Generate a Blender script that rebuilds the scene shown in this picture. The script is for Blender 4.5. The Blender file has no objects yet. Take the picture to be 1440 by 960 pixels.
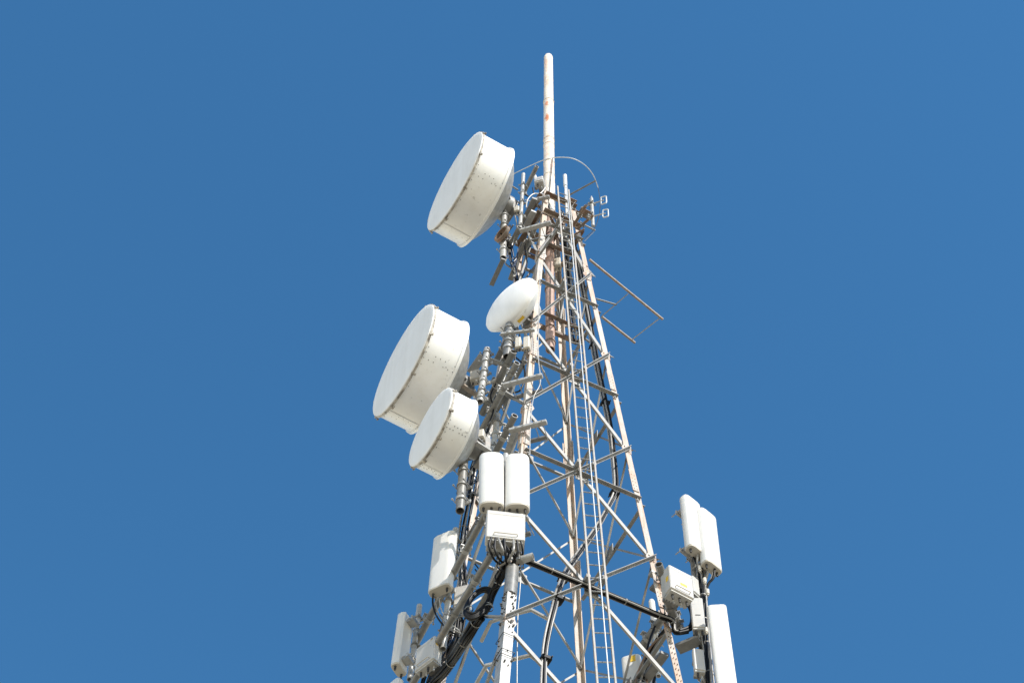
import bpy, math, random
from math import sin, cos, tan, radians, pi, sqrt
from mathutils import Vector as V3, Matrix

# ------------------------------------------------------------------ camera, sky, sun, exposure
scene = bpy.context.scene
CAM_H = 1.7
ELEV, ROLL, FPX = 1.0486549, -0.0263756, 2841.82
cam_d = bpy.data.cameras.new("camera")
cam = bpy.data.objects.new("camera", cam_d)
scene.collection.objects.link(cam)
scene.camera = cam
cam_d.sensor_width = 36.0
cam_d.lens = 36.0 * FPX / 1440.0
cam_d.clip_start = 0.1
cam_d.clip_end = 20000
FWD = V3((0, cos(ELEV), sin(ELEV)))
UP0 = V3((0, -sin(ELEV), cos(ELEV)))
RT0 = V3((1, 0, 0))
RT = RT0 * cos(ROLL) - UP0 * sin(ROLL)
UPV = RT0 * sin(ROLL) + UP0 * cos(ROLL)
m = Matrix((RT, UPV, -FWD)).transposed().to_4x4()
m.translation = V3((0, 0, CAM_H))
cam.matrix_world = m

SUN = V3((0.43, -0.60, 0.66)).normalized()      # direction towards the sun
sun_el = math.asin(SUN.z)
sun_az = math.atan2(SUN.x, SUN.y)               # clockwise from +Y
world = bpy.data.worlds.new("World")
scene.world = world
world.use_nodes = True
wn, wl = world.node_tree.nodes, world.node_tree.links
wn.clear()
out = wn.new("ShaderNodeOutputWorld")
bg = wn.new("ShaderNodeBackground")
sky = wn.new("ShaderNodeTexSky")
sky.sky_type = 'NISHITA'
sky.sun_disc = False
sky.sun_elevation = sun_el
sky.sun_rotation = sun_az
sky.altitude = 200
sky.air_density = 1.0
sky.dust_density = 0.0
sky.ozone_density = 5.0
bg.inputs['Strength'].default_value = 0.095
tint = wn.new("ShaderNodeMix")
tint.data_type = 'RGBA'; tint.blend_type = 'MULTIPLY'
tint.inputs[0].default_value = 1.0
tint.inputs[7].default_value = (0.58, 1.17, 1.33, 1)
# unseen low sky boosted and warmed to lift shaded faces, deep blue overhead
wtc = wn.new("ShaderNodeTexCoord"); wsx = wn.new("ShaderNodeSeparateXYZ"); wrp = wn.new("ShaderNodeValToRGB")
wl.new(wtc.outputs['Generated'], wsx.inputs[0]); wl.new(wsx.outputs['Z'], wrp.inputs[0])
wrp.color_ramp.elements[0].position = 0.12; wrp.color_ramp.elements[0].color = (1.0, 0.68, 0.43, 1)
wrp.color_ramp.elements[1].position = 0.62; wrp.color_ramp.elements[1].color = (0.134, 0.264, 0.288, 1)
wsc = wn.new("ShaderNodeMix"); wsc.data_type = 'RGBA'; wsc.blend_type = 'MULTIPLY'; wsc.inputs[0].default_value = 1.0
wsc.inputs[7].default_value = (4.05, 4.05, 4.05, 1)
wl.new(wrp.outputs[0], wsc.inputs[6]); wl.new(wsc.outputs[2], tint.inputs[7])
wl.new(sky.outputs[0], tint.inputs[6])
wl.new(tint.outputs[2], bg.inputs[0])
wl.new(bg.outputs[0], out.inputs[0])

sun_d = bpy.data.lights.new("sun", 'SUN')
sun_d.energy = 3.2
sun_d.angle = radians(0.53)
sun_d.color = (1.0, 0.955, 0.885)
sun = bpy.data.objects.new("sun", sun_d)
scene.collection.objects.link(sun)
sun.rotation_euler = SUN.to_track_quat('Z', 'Y').to_euler()
sun.location = (20, -20, 60)

scene.view_settings.view_transform = 'Standard'
scene.view_settings.look = 'None'
scene.view_settings.gamma = 1
scene.view_settings.exposure = 0.85
scene.render.engine = 'CYCLES'

# ------------------------------------------------------------------ placing from measurements
AX, AY = 0.6302107, 16.6120928      # tower axis
TH = 0.439910
U = V3((cos(TH), sin(TH), 0))       # along the near right face, to the right and away
W = V3((-sin(TH), cos(TH), 0))      # along the near left face, away
ZUP = V3((0, 0, 1))
rnd = random.Random(7)

def ray(px, py):
    return (FWD * FPX + RT * (px - 720) + UPV * (480 - py)).normalized()

def at(px, py, d=0.0):
    """surveyed point: bearing of a feature, d metres behind the tower's axis"""
    r = ray(px, py)
    t = (AY + d) / r.y
    return V3((0, 0, CAM_H)) + r * t

def atz(px, py, z):
    r = ray(px, py)
    return V3((0, 0, CAM_H)) + r * ((z - CAM_H) / r.z)

# ------------------------------------------------------------------ materials
def mat(name, col, rough=0.5, metal=0.0, var=0.12, scale=6.0, rust=0.0, rust_scale=3.0, streak=False,
        rust_col=(0.32, 0.11, 0.035), rust_lo=0.62, dirt=0.0, dirt_scale=30, bump=0.0, spec=0.5, col2=None):
    mt = bpy.data.materials.new(name)
    mt.use_nodes = True
    n, l = mt.node_tree.nodes, mt.node_tree.links
    b = n['Principled BSDF']
    b.inputs['Roughness'].default_value = rough
    b.inputs['Metallic'].default_value = metal
    b.inputs['Specular IOR Level'].default_value = spec
    tc = n.new('ShaderNodeTexCoord')
    no = n.new('ShaderNodeTexNoise')
    no.inputs['Scale'].default_value = scale
    no.inputs['Detail'].default_value = 6
    no.inputs['Roughness'].default_value = 0.65
    l.new(tc.outputs['Object'], no.inputs['Vector'])
    rp = n.new('ShaderNodeValToRGB')
    rp.color_ramp.elements[0].position = 0.32
    rp.color_ramp.elements[1].position = 0.68
    c2 = col2 or tuple(c * (1 - var) for c in col)
    rp.color_ramp.elements[0].color = (*c2, 1)
    rp.color_ramp.elements[1].color = (*[min(1, c * (1 + var * 0.5)) for c in col], 1)
    l.new(no.outputs['Fac'], rp.inputs[0])
    cur = rp.outputs[0]
    def over(cur, fac, c):
        mx = n.new('ShaderNodeMix')
        mx.data_type = 'RGBA'
        l.new(fac, mx.inputs[0])
        l.new(cur, mx.inputs[6])
        mx.inputs[7].default_value = (*c, 1)
        return mx.outputs[2]
    if rust > 0:
        mp = n.new('ShaderNodeMapping')
        if streak:
            mp.inputs['Scale'].default_value = (6, 6, 0.55)
        l.new(tc.outputs['Object'], mp.inputs[0])
        r2 = n.new('ShaderNodeTexNoise')
        r2.inputs['Scale'].default_value = rust_scale
        r2.inputs['Detail'].default_value = 8
        r2.inputs['Roughness'].default_value = 0.7
        l.new(mp.outputs[0], r2.inputs['Vector'])
        rr = n.new('ShaderNodeMapRange')
        rr.inputs[1].default_value = rust_lo - 0.08
        rr.inputs[2].default_value = rust_lo + 0.12
        rr.inputs[3].default_value = 0
        rr.inputs[4].default_value = rust
        l.new(r2.outputs['Fac'], rr.inputs[0])
        cur = over(cur, rr.outputs[0], rust_col)
    if dirt > 0:
        d2 = n.new('ShaderNodeTexNoise')
        d2.inputs['Scale'].default_value = dirt_scale
        d2.inputs['Detail'].default_value = 3
        l.new(tc.outputs['Object'], d2.inputs['Vector'])
        dr = n.new('ShaderNodeMapRange')
        dr.inputs[1].default_value = 0.66
        dr.inputs[2].default_value = 0.74
        dr.inputs[4].default_value = dirt
        l.new(d2.outputs['Fac'], dr.inputs[0])
        cur = over(cur, dr.outputs[0], (0.09, 0.08, 0.07))
    l.new(cur, b.inputs['Base Color'])
    if bump:
        bp = n.new('ShaderNodeBump')
        bp.inputs['Strength'].default_value = bump
        bp.inputs['Distance'].default_value = 0.01
        l.new(no.outputs['Fac'], bp.inputs['Height'])
        l.new(bp.outputs[0], b.inputs['Normal'])
    return mt

M_LEG = mat('painted_steel_leg', (0.40, 0.385, 0.36), 0.55, 0.0, 0.25, 4, rust=0.75, rust_scale=2.2, streak=True,
            rust_col=(0.42, 0.22, 0.11), rust_lo=0.50, dirt=0.5, dirt_scale=22)
M_LEGR = mat('rust_stained_leg', (0.40, 0.38, 0.35), 0.55, 0.0, 0.3, 4, rust=0.8, rust_scale=2.4, streak=True,
            rust_col=(0.50, 0.31, 0.18), rust_lo=0.50, dirt=0.6, dirt_scale=18)
M_TAN = mat('tan_rusty_steel', (0.33, 0.28, 0.23), 0.7, 0.0, 0.35, 9, rust=0.4, rust_scale=7, rust_col=(0.26, 0.12, 0.06), rust_lo=0.55)
M_TANL = mat('weathered_ladder_steel', (0.27, 0.26, 0.24), 0.5, 0.0, 0.25, 8, rust=0.5, rust_scale=5, rust_col=(0.45, 0.29, 0.18), rust_lo=0.55, dirt=0.3)
M_BRACE = mat('galvanised_brace', (0.245, 0.243, 0.233), 0.5, 0.0, 0.3, 7, rust=0.35, rust_scale=9,
              rust_col=(0.40, 0.24, 0.14), rust_lo=0.64, dirt=0.35)
M_GALV = mat('galvanised_pipe', (0.20, 0.198, 0.190), 0.45, 0.1, 0.3, 11, rust=0.4, rust_scale=6,
             rust_col=(0.33, 0.22, 0.14), rust_lo=0.64, dirt=0.3)
M_GALVL = mat('bright_galvanised_steel', (0.40, 0.398, 0.385), 0.42, 0.1, 0.3, 10, dirt=0.5, dirt_scale=16, rust=0.35, rust_scale=8, rust_lo=0.6, rust_col=(0.30, 0.20, 0.12))
M_RUSTY = mat('rusty_steel', (0.23, 0.18, 0.14), 0.7, 0.0, 0.5, 8, rust=0.7, rust_scale=7,
              rust_col=(0.19, 0.08, 0.04), rust_lo=0.52)
M_POLE = mat('weathered_cream_pole', (0.74, 0.66, 0.57), 0.6, 0.0, 0.14, 5, rust=0.7, rust_scale=3.2, streak=False,
             rust_col=(0.60, 0.38, 0.25), rust_lo=0.60, dirt=0.4, dirt_scale=16)
def local_rust(mt, spots):
    n, l = mt.node_tree.nodes, mt.node_tree.links
    b = n['Principled BSDF']; cur = b.inputs['Base Color'].links[0].from_socket
    tc = n.new('ShaderNodeTexCoord'); no = n.new('ShaderNodeTexNoise'); no.inputs['Scale'].default_value = 11; no.inputs['Detail'].default_value = 5
    l.new(tc.outputs['Object'], no.inputs['Vector'])
    for (c, sc, strength) in spots:
        mp = n.new('ShaderNodeVectorMath'); mp.operation = 'SUBTRACT'; mp.inputs[1].default_value = c
        l.new(tc.outputs['Object'], mp.inputs[0])
        ms = n.new('ShaderNodeVectorMath'); ms.operation = 'DIVIDE'; ms.inputs[1].default_value = sc
        l.new(mp.outputs[0], ms.inputs[0])
        ln = n.new('ShaderNodeVectorMath'); ln.operation = 'LENGTH'; l.new(ms.outputs[0], ln.inputs[0])
        ad = n.new('ShaderNodeMath'); ad.operation = 'MULTIPLY_ADD'; l.new(no.outputs['Fac'], ad.inputs[0]); ad.inputs[1].default_value = 2.4
        l.new(ln.outputs['Value'], ad.inputs[2])
        mr = n.new('ShaderNodeMapRange'); mr.inputs[1].default_value = 1.55; mr.inputs[2].default_value = 2.15
        mr.inputs[3].default_value = strength; mr.inputs[4].default_value = 0; l.new(ad.outputs[0], mr.inputs[0])
        mx = n.new('ShaderNodeMix'); mx.data_type = 'RGBA'; l.new(mr.outputs[0], mx.inputs[0]); l.new(cur, mx.inputs[6])
        mx.inputs[7].default_value = (0.55, 0.17, 0.06, 1); cur = mx.outputs[2]
    l.new(cur, b.inputs['Base Color'])
M_POLE2 = mat('dusty_pink_pipe', (0.46, 0.31, 0.25), 0.65, 0.0, 0.3, 6, rust=0.5, rust_scale=5, rust_lo=0.6,
              rust_col=(0.25, 0.12, 0.07))
M_DISH = mat('white_dish_paint', (0.81, 0.81, 0.805), 0.42, 0.0, 0.05, 2.5, dirt=0.4, dirt_scale=12, rust=0.14, rust_scale=0.9,
             streak=True, rust_col=(0.52, 0.46, 0.36), rust_lo=0.56)
M_RADOME = mat('radome_fabric', (0.80, 0.80, 0.805), 0.6, 0.0, 0.05, 1.6, rust=0.22, rust_scale=0.7, streak=True,
               rust_col=(0.55, 0.53, 0.50), rust_lo=0.52)
M_DIRTY = mat('grimy_rim', (0.50, 0.47, 0.42), 0.7, 0.0, 0.5, 10, dirt=0.8, dirt_scale=9, col2=(0.12, 0.10, 0.08))
M_PANEL = mat('white_fibreglass', (0.66, 0.65, 0.625), 0.38, 0.0, 0.05, 2, rust=0.18, rust_scale=0.8, streak=True,
              rust_col=(0.52, 0.47, 0.38), rust_lo=0.55, dirt=0.12, dirt_scale=40)
M_CAP = mat('grey_white_plastic', (0.52, 0.48, 0.41), 0.5, 0.0, 0.06, 8)
M_BOX = mat('white_enamel_box', (0.50, 0.485, 0.46), 0.4, 0.0, 0.04, 4, dirt=0.2, dirt_scale=20)
M_FIN = mat('grey_cast_fins', (0.46, 0.45, 0.42), 0.5, 0.1, 0.2, 10)
M_BLACK = mat('black_cable_jacket', (0.006, 0.006, 0.007), 0.5, 0.0, 0.4, 14, spec=0.2)
M_GREYC = mat('grey_coax_jacket', (0.26, 0.25, 0.235), 0.4, 0.0, 0.3, 20)
M_DARK = mat('dark_rubber', (0.04, 0.038, 0.036), 0.6, 0.0, 0.3, 20)
M_YEL = mat('yellow_sticker', (0.80, 0.52, 0.04), 0.5, 0.0, 0.25, 60)
M_BLUE = mat('blue_cable_jacket', (0.012, 0.035, 0.10), 0.4, 0.0, 0.2, 14)
M_TIE = mat('stainless_band', (0.20, 0.195, 0.18), 0.45, 0.3, 0.1, 14)
M_RAIL = mat('bright_safety_rail', (0.55, 0.57, 0.58), 0.35, 0.2, 0.05, 12)
M_GROUND = mat('dry_sandy_ground', (0.37, 0.315, 0.225), 0.95, 0.0, 0.3, 0.05, bump=0.2)

# ------------------------------------------------------------------ mesh builder
def frame(ax, hint=None):
    ax = ax.normalized()
    h = hint if hint is not None else (ZUP if abs(ax.z) < 0.9 else V3((1, 0, 0)))
    a = (h - ax * h.dot(ax))
    if a.length < 1e-5:
        h = V3((1, 0, 0)); a = (h - ax * h.dot(ax))
    a.normalize()
    return a, ax.cross(a)

class MB:
    def __init__(s):
        s.v = []; s.f = []
    def add(s, vs, fs):
        o = len(s.v); s.v += [V3(x) for x in vs]; s.f += [tuple(i + o for i in f) for f in fs]
        return s
    def rings(s, rings, closed=True, cap0=True, cap1=True):
        k = len(rings[0]); vs = [p for r in rings for p in r]; fs = []
        for i in range(len(rings) - 1):
            for j in range(k if closed else k - 1):
                j2 = (j + 1) % k
                fs.append((i*k + j, i*k + j2, (i+1)*k + j2, (i+1)*k + j))
        if cap0: fs.append(tuple(range(k))[::-1])
        if cap1: fs.append(tuple((len(rings)-1)*k + j for j in range(k)))
        return s.add(vs, fs)
    def tube(s, a, b, r, n=14, r2=None, hollow=False):
        a, b = V3(a), V3(b); x, y = frame(b - a); r2 = r if r2 is None else r2
        ring = lambda p, q: [p + x*q*cos(2*pi*i/n) + y*q*sin(2*pi*i/n) for i in range(n)]
        if not hollow:
            return s.rings([ring(a, r), ring(b, r2)])
        ri = 0.82
        return s.rings([ring(a, r*ri), ring(a, r), ring(b, r2), ring(b, r2*ri), ring(a, r*ri)], cap0=False, cap1=False)
    def lathe(s, prof, org, ax, n=48, cap0=False, cap1=False):
        x, y = frame(ax); ax = ax.normalized()
        rs = [[org + ax*h + x*r*cos(2*pi*i/n) + y*r*sin(2*pi*i/n) for i in range(n)] for h, r in prof]
        return s.rings(rs, cap0=cap0, cap1=cap1)
    def box(s, c, x, y, z, dx, dy, dz, bev=0.0):
        """centre, unit axes, full sizes"""
        x, y, z = x.normalized(), y.normalized(), z.normalized()
        if bev <= 0:
            P = [c + x*(i*dx/2) + y*(j*dy/2) + z*(k*dz/2) for k in (-1, 1) for j in (-1, 1) for i in (-1, 1)]
            return s.add(P, [(0, 2, 3, 1), (4, 5, 7, 6), (0, 1, 5, 4), (2, 6, 7, 3), (0, 4, 6, 2), (1, 3, 7, 5)])
        def oct_(h, e):
            pts = []
            for sx, sy in ((1, 1), (-1, 1), (-1, -1), (1, -1)):
                a = (sx*(dx/2 - e), sy*(dy/2 - e - bev)); b = (sx*(dx/2 - e - bev), sy*(dy/2 - e))
                pts += [a, b] if sx*sy > 0 else [b, a]
            return [c + x*a + y*b + z*h for a, b in pts]
        return s.rings([oct_(-dz/2, bev), oct_(-dz/2 + bev, 0), oct_(dz/2 - bev, 0), oct_(dz/2, bev)])
    def bar(s, a, b, w, t, hint=None, bev=0):
        a, b = V3(a), V3(b); x, y = frame(b - a, hint)
        return s.box((a + b)/2, x, y, b - a, w, t, (b - a).length, bev)
    def ell(s, a, b, d1, d2, w, t, w2=None):
        """angle iron from a to b; flanges run from the corner line along d1 and d2"""
        a, b = V3(a), V3(b); ax = (b - a).normalized()
        d1 = (d1 - ax*d1.dot(ax)).normalized(); d2 = (d2 - ax*d2.dot(ax)).normalized()
        w2 = w if w2 is None else w2
        pr = [(0, 0), (w, 0), (w, t), (t, t), (t, w2), (0, w2)]
        R = lambda p: [p + d1*i + d2*j for i, j in pr]
        return s.rings([R(a), R(b)])
    def path(s, pts, r, n=8, closed=False, smooth=6):
        pts = [V3(p) for p in pts]
        if smooth > 1 and len(pts) > 2:
            q = []
            m_ = len(pts)
            rng = range(m_) if closed else range(m_ - 1)
            for i in rng:
                g = (lambda k: pts[k % m_]) if closed else (lambda k: pts[max(0, min(m_-1, k))])
                p0, p1, p2, p3 = g(i-1), g(i), g(i+1), g(i+2)
                for k in range(smooth):
                    t = k/smooth
                    q.append(0.5*((2*p1) + (p2-p0)*t + (2*p0-5*p1+4*p2-p3)*t*t + (3*p1-p0-3*p2+p3)*t**3))
            if not closed: q.append(pts[-1])
            pts = q
        rs = []; N = len(pts); prev = None
        for i, p in enumerate(pts):
            d = (pts[(i+1) % N] - pts[i-1]) if closed else (pts[min(N-1, i+1)] - pts[max(0, i-1)])
            if d.length < 1e-7: d = V3((0, 0, 1))
            x, y = frame(d, prev); prev = x
            rs.append([p + x*r*cos(2*pi*j/n) + y*r*sin(2*pi*j/n) for j in range(n)])
        if closed: rs.append(rs[0])
        return s.rings(rs, cap0=not closed, cap1=not closed)
    def bolt(s, p, nrm, r=0.012, h=0.014):
        return s.tube(p, p + nrm.normalized()*h, r, 6)

def make_mesh(name, mb, off):
    me = bpy.data.meshes.new(name)
    me.from_pydata([tuple(v - off) for v in mb.v], [], mb.f)
    me.validate(verbose=False)
    me.update()
    import bmesh
    bm = bmesh.new(); bm.from_mesh(me)
    bmesh.ops.recalc_face_normals(bm, faces=bm.faces)
    bm.to_mesh(me); bm.free()
    for p in me.polygons: p.use_smooth = True
    me.set_sharp_from_angle(angle=radians(38))
    return me

def obj(name, mb, material, parent=None, label=None):
    """one mesh object; vertices are given in world metres"""
    off = WLOC[parent.name] if parent is not None else V3((0, 0, 0))
    me = make_mesh(name, mb, off)
    me.materials.append(material)
    o = bpy.data.objects.new(name, me)
    scene.collection.objects.link(o)
    if parent is not None: o.parent = parent
    WLOC[o.name] = off
    if label: o['label'] = label
    return o
WLOC = {}

def thing(name, label, cat, loc, group=None):
    o = bpy.data.objects.new(name, None)
    scene.collection.objects.link(o)
    o.empty_display_size = 0.1
    o.location = loc
    o['label'] = label; o['category'] = cat
    if group: o['group'] = group
    WLOC[o.name] = V3(loc)
    return o

def solo(name, mb, material, label, cat, loc=None, group=None):
    """a thing that is one mesh, with its origin where it stands"""
    off = V3(loc) if loc is not None else V3(mb.v[0])
    me = make_mesh(name, mb, off)
    me.materials.append(material)
    o = bpy.data.objects.new(name, me)
    scene.collection.objects.link(o)
    o.location = off
    o['label'] = label; o['category'] = cat
    if group: o['group'] = group
    WLOC[o.name] = off
    return o

# ------------------------------------------------------------------ ground
g = MB()
S = 6000
gn = 24
g.add([(-S + 2*S*i/gn, -S + 2*S*j/gn, 0) for j in range(gn+1) for i in range(gn+1)],
      [(j*(gn+1)+i, j*(gn+1)+i+1, (j+1)*(gn+1)+i+1, (j+1)*(gn+1)+i) for j in range(gn) for i in range(gn)])
go = obj('ground', g, M_GROUND)
go['kind'] = 'structure'

# ------------------------------------------------------------------ lattice tower
ZN2 = 24.978013879649918
def half(z): return 0.85 - 0.0592224*(z - CAM_H - ZN2)
ASP = 1.0463
SG = {'near': (-1, -1), 'right': (1, -1), 'far': (1, 1), 'left': (-1, 1)}
def corner(leg, z):
    su, sv = SG[leg]; w = half(z)
    fix = U*(-0.16*(w - 0.68)) if leg == 'near' else V3((0, 0, 0))
    return fix + V3((AX, AY, 0)) + U*(su*w) + W*(sv*w*ASP) + V3((0, 0, z))
LN = [z + CAM_H for z in (33.62, 30.72, 27.83, 24.98, 22.16, 19.30, 16.35, 13.3, 10.2, 7.0, 3.6, 0.4)]
LH = [z + CAM_H for z in (32.1, 29.50, 26.50, 23.60, 20.72, 17.85)]
LH += [LN[i] - (LN[i]-LN[i+1])*0.49 for i in range(6, 11)]
ZTOP = LN[0] + 0.12
tower = thing('lattice_tower', 'tall square lattice tower of pale angle irons with rust stains, carrying all the antennas',
              'tower', (AX, AY, 0))
for leg in ('near', 'right', 'far', 'left'):
    su, sv = SG[leg]
    mb = MB()
    fw = 0.092
    mb.ell(corner(leg, 0.0), corner(leg, ZTOP), -U*su, -W*sv, fw, 0.014)
    lab = {'near': 'near leg, studded with bolts', 'far': 'far leg with rust brown inside'}.get(leg)
    lo = obj('leg', mb, M_LEGR if leg in ('near', 'far') else M_LEG, tower, lab)
    # splice plates with bolts
    for zi in (27.0, 24.1, 21.3, 33.0 - 2.2):
        z0 = zi + CAM_H
        for d1, nrm in ((-U*su, W*sv), (-W*sv, U*su)):
            sp = MB()
            pa = corner(leg, z0 - 0.28) + d1*0.065 + nrm*0.009
            pb = corner(leg, z0 + 0.28) + d1*0.065 + nrm*0.009
            sp.bar(pa, pb, 0.1, 0.012, hint=d1)
            for k in range(5):
                for q in (-0.024, 0.024):
                    p = pa.lerp(pb, (k + 0.5)/6) + d1*q
                    sp.bolt(p - nrm*0.030, nrm, 0.007, 0.044)
            obj('splice_plate', sp, M_LEG, lo)
# bolt studs dense on near leg low part
faces = [('near', 'right'), ('near', 'left'), ('right', 'far'), ('left', 'far')]
def face_norm(a, b):
    mid = (corner(a, 20) + corner(b, 20))/2 - V3((AX, AY, 20))
    mid.z = 0
    return mid.normalized()
for a, b in faces:
    fn = face_norm(a, b)
    for i in range(11):
        w = 0.053
        # horizontal member at the crossing of the diagonals
        zh = LH[i]
        pa, pb = corner(a, zh), corner(b, zh)
        pa, pb = pa.lerp(pb, 0.02), pb.lerp(pa, 0.02)
        mb = MB(); mb.ell(pa + fn*0.018, pb + fn*0.018, -ZUP, fn, w*0.5, 0.008, w*1.1)
        for e in (pa, pb):
            inn = (pb - pa).normalized() if e is pa else (pa - pb).normalized()
            mb.bolt(e + inn*0.05 + fn*0.026 - ZUP*0.045, fn, 0.014, 0.018)
        obj('horizontal_brace', mb, M_BRACE, tower)
        # two diagonals: one outside with its flange out, one inside
        z0, z1 = LN[i], LN[i+1]
        p0, p1 = corner(b, z0), corner(a, z1)        # from b (top) down to a
        d = (p1 - p0).normalized(); upn = (ZUP - d*ZUP.dot(d)).normalized()
        mb = MB(); mb.ell(p0 + fn*0.030 + upn*0.03, p1 + fn*0.030 + upn*0.03, -upn, fn, w*0.55, 0.008, w*1.05)
        obj('diagonal_brace', mb, M_BRACE, tower)
        p0, p1 = corner(a, z0), corner(b, z1)
        d = (p1 - p0).normalized(); upn = (ZUP - d*ZUP.dot(d)).normalized()
        mb = MB(); mb.ell(p0 - fn*0.022 - upn*0.04, p1 - fn*0.022 - upn*0.04, upn, -fn, w, 0.008, w*.6)
        obj('diagonal_brace', mb, M_BRACE, tower)
        # gusset plate where they cross
        gm = MB(); c = (pa + pb)/2; t = (pb - pa).normalized()
        gm.box(c - ZUP*0.02 + fn*0.003, t, fn, ZUP, 0.2, 0.01, 0.22)
        for q in (-1, 1):
            for r_ in (-1, 1):
                gm.bolt(c + t*0.06*q + ZUP*0.06*r_ + fn*0.006, fn)
        obj('gusset_plate', gm, M_BRACE, tower)
    # gussets on the leg nodes are one strip of plates per face
# node gussets
for leg in ('near', 'right', 'left'):
    su, sv = SG[leg]
    for i in range(1, 6):
        for d1, nrm in ((-U*su, W*sv), (-W*sv, U*su)):
            mb = MB()
            c = corner(leg, LN[i]) + d1*0.095 + nrm*0.004
            pts = [(-.11, -.11), (.02, -.08), (.05, 0), (.02, .08), (-.11, .11)]
            R = lambda o_: [c + d1*x + ZUP*y + nrm*o_ for x, y in pts]
            mb.rings([R(-0.005), R(0.005)])
            for x, y in ((-.07, -.07), (-.07, 0), (-.07, .07), (0, -.04), (0, .04)):
                mb.bolt(c + d1*x + ZUP*y + nrm*0.004, nrm)
            obj('node_gusset', mb, M_LEG, tower)
# top frame: channels round the head and across it to hold the pole
zt = LN[0] - 0.12
for zz, ww in ((zt, 0.085), (zt - 0.85, 0.085)):
    for a, b in faces:
        fn = face_norm(a, b); mb = MB()
        mb.ell(corner(a, zz) + fn*0.02, corner(b, zz) + fn*0.02, -ZUP, fn, ww, 0.01)
        obj('head_channel', mb, M_RUSTY, tower, 'rusty brown channel at the tower head')
ctr = lambda z: V3((AX, AY, z))
w = half(zt)
for s_ in (-1, 1):
    mb = MB(); mb.bar(ctr(zt) + U*(-w) + W*0.11*s_, ctr(zt) + U*w + W*0.11*s_, 0.1, 0.03)
    obj('pole_clamp_beam', mb, M_RUSTY, tower)
    mb = MB(); mb.bar(ctr(zt-0.75) + W*(-w) + U*0.11*s_, ctr(zt-0.75) + W*w + U*0.11*s_, 0.1, 0.03)
    obj('pole_clamp_beam', mb, M_RUSTY, tower)
    for zc in (LH[0], LH[1]):
        wz = half(zc); mb = MB()
        mb.ell(ctr(zc) - U*wz + W*0.10*s_, ctr(zc) + U*wz + W*0.10*s_, ZUP, W*s_, 0.07, 0.008)
        obj('pole_cradle', mb, M_RUSTY, tower)

# ------------------------------------------------------------------ pole on top
ptop = at(768.9, 79, 0); ptop = V3((AX, AY, ptop.z))
pbot = V3((AX, AY, at(774.5, 492, 0).z))
pj = V3((AX, AY, at(771, 300, 0).z))
pole = thing('mast_pole', 'thick cream pole with rust patches standing out of the tower head', 'pole', pbot)
R1 = 0.100
H1 = ptop.z - pj.z
mb = MB()
prof = [(0, R1*1.12), (H1*0.16, R1*1.12), (H1*0.165, R1*1.06)]
zj = at(770, 144, 0).z - pj.z
prof += [(zj, R1*1.04), (zj+0.005, R1*1.0), (H1-0.10, R1*0.96), (H1-0.05, R1*0.86), (H1-0.02, R1*0.62), (H1, R1*0.2)]
mb.lathe(prof, pj, ZUP, 32, cap0=True, cap1=True)
zs_ = [at(768, y, 0).z - pbot.z for y in (150, 171, 215)]
local_rust(M_POLE, [((-.045, -.09, zs_[0]), (.05, .09, .20), .8), ((-.035, -.09, zs_[1]), (.05, .09, .22), .95), ((0, -.09, zs_[2]), (.12, .1, .6), .3), ((.02, -.09, at(768, 120, 0).z - pbot.z), (.10, .1, .9), .22), ((-.05, -.08, at(768, 95, 0).z - pbot.z), (.05, .1, .5), .3), ((.05, -.08, at(768, 240, 0).z - pbot.z), (.05, .1, .4), .4)])
obj('upper_tube', mb, M_POLE, pole)
mb = MB()
for yy in (144, 198, 206, 231, 249):
    zz = at(770, yy, 0).z
    mb.lathe([(-.012, R1*1.05), (-.012, R1*1.14), (.012, R1*1.14), (.012, R1*1.05)], V3((AX, AY, zz)), ZUP, 32)
obj('joint_band', mb, M_POLE, pole)
mb = MB(); mb.tube(pbot, pj, 0.078, 24, hollow=True)
obj('lower_tube', mb, M_POLE2, pole, 'dusty pink brown lower length inside the tower')
mb = MB()
for yy in (352, 408, 462, 482):
    zz = at(774, yy, 0).z
    mb.lathe([(-.02, .07), (-.02, .092), (.02, .092), (.02, .07)], V3((AX, AY, zz)), ZUP, 24)
obj('pipe_clamp', mb, M_RUSTY, pole)
mb = MB()
mb.path([at(777, 222, -.13), at(775.5, 240, -.14), at(773, 268, -.15), at(771, 290, -.2)], 0.009, 6)
obj('lightning_wire', mb, M_DARK, pole)

# ------------------------------------------------------------------ hoop round the head
zr = at(838, 254, -0.3).z
pts = [atz(x, y, zr) for x, y in ((700, 262), (717, 248), (740, 236), (765, 225), (785, 221.5), (805, 223), (822, 232),
                                  (834, 246), (841, 264), (844, 284), (842, 305), (834, 324), (818, 338), (795, 346),
                                  (765, 345), (735, 330), (712, 305), (702, 280))]
hoop = thing('wire_hoop', 'thin white wire hoop circling the tower head', 'hoop', sum(pts, V3())/len(pts))
mb = MB(); mb.path(pts[:9], 0.0095, 8); obj('hoop_tube', mb, M_RAIL, hoop)
mb = MB(); mb.path([pts[8], pts[9], pts[10], pts[11], pts[12]], 0.006, 6); obj('hoop_wire', mb, M_GALV, hoop)
for (x0, y0, x1, y1) in ((792, 279, 838, 254), (818, 314.5, 837, 324), (713, 257.5, 728, 267)):
    mb = MB(); mb.tube(atz(x0, y0, zr), atz(x1, y1, zr), 0.017, 10, hollow=False)
    obj('hoop_arm', mb, M_GALV, hoop)
mb = MB(); mb.tube(atz(836, 325, zr), atz(822, 339, zr), 0.006, 6); obj('stay_wire', mb, M_RAIL, hoop)

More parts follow.
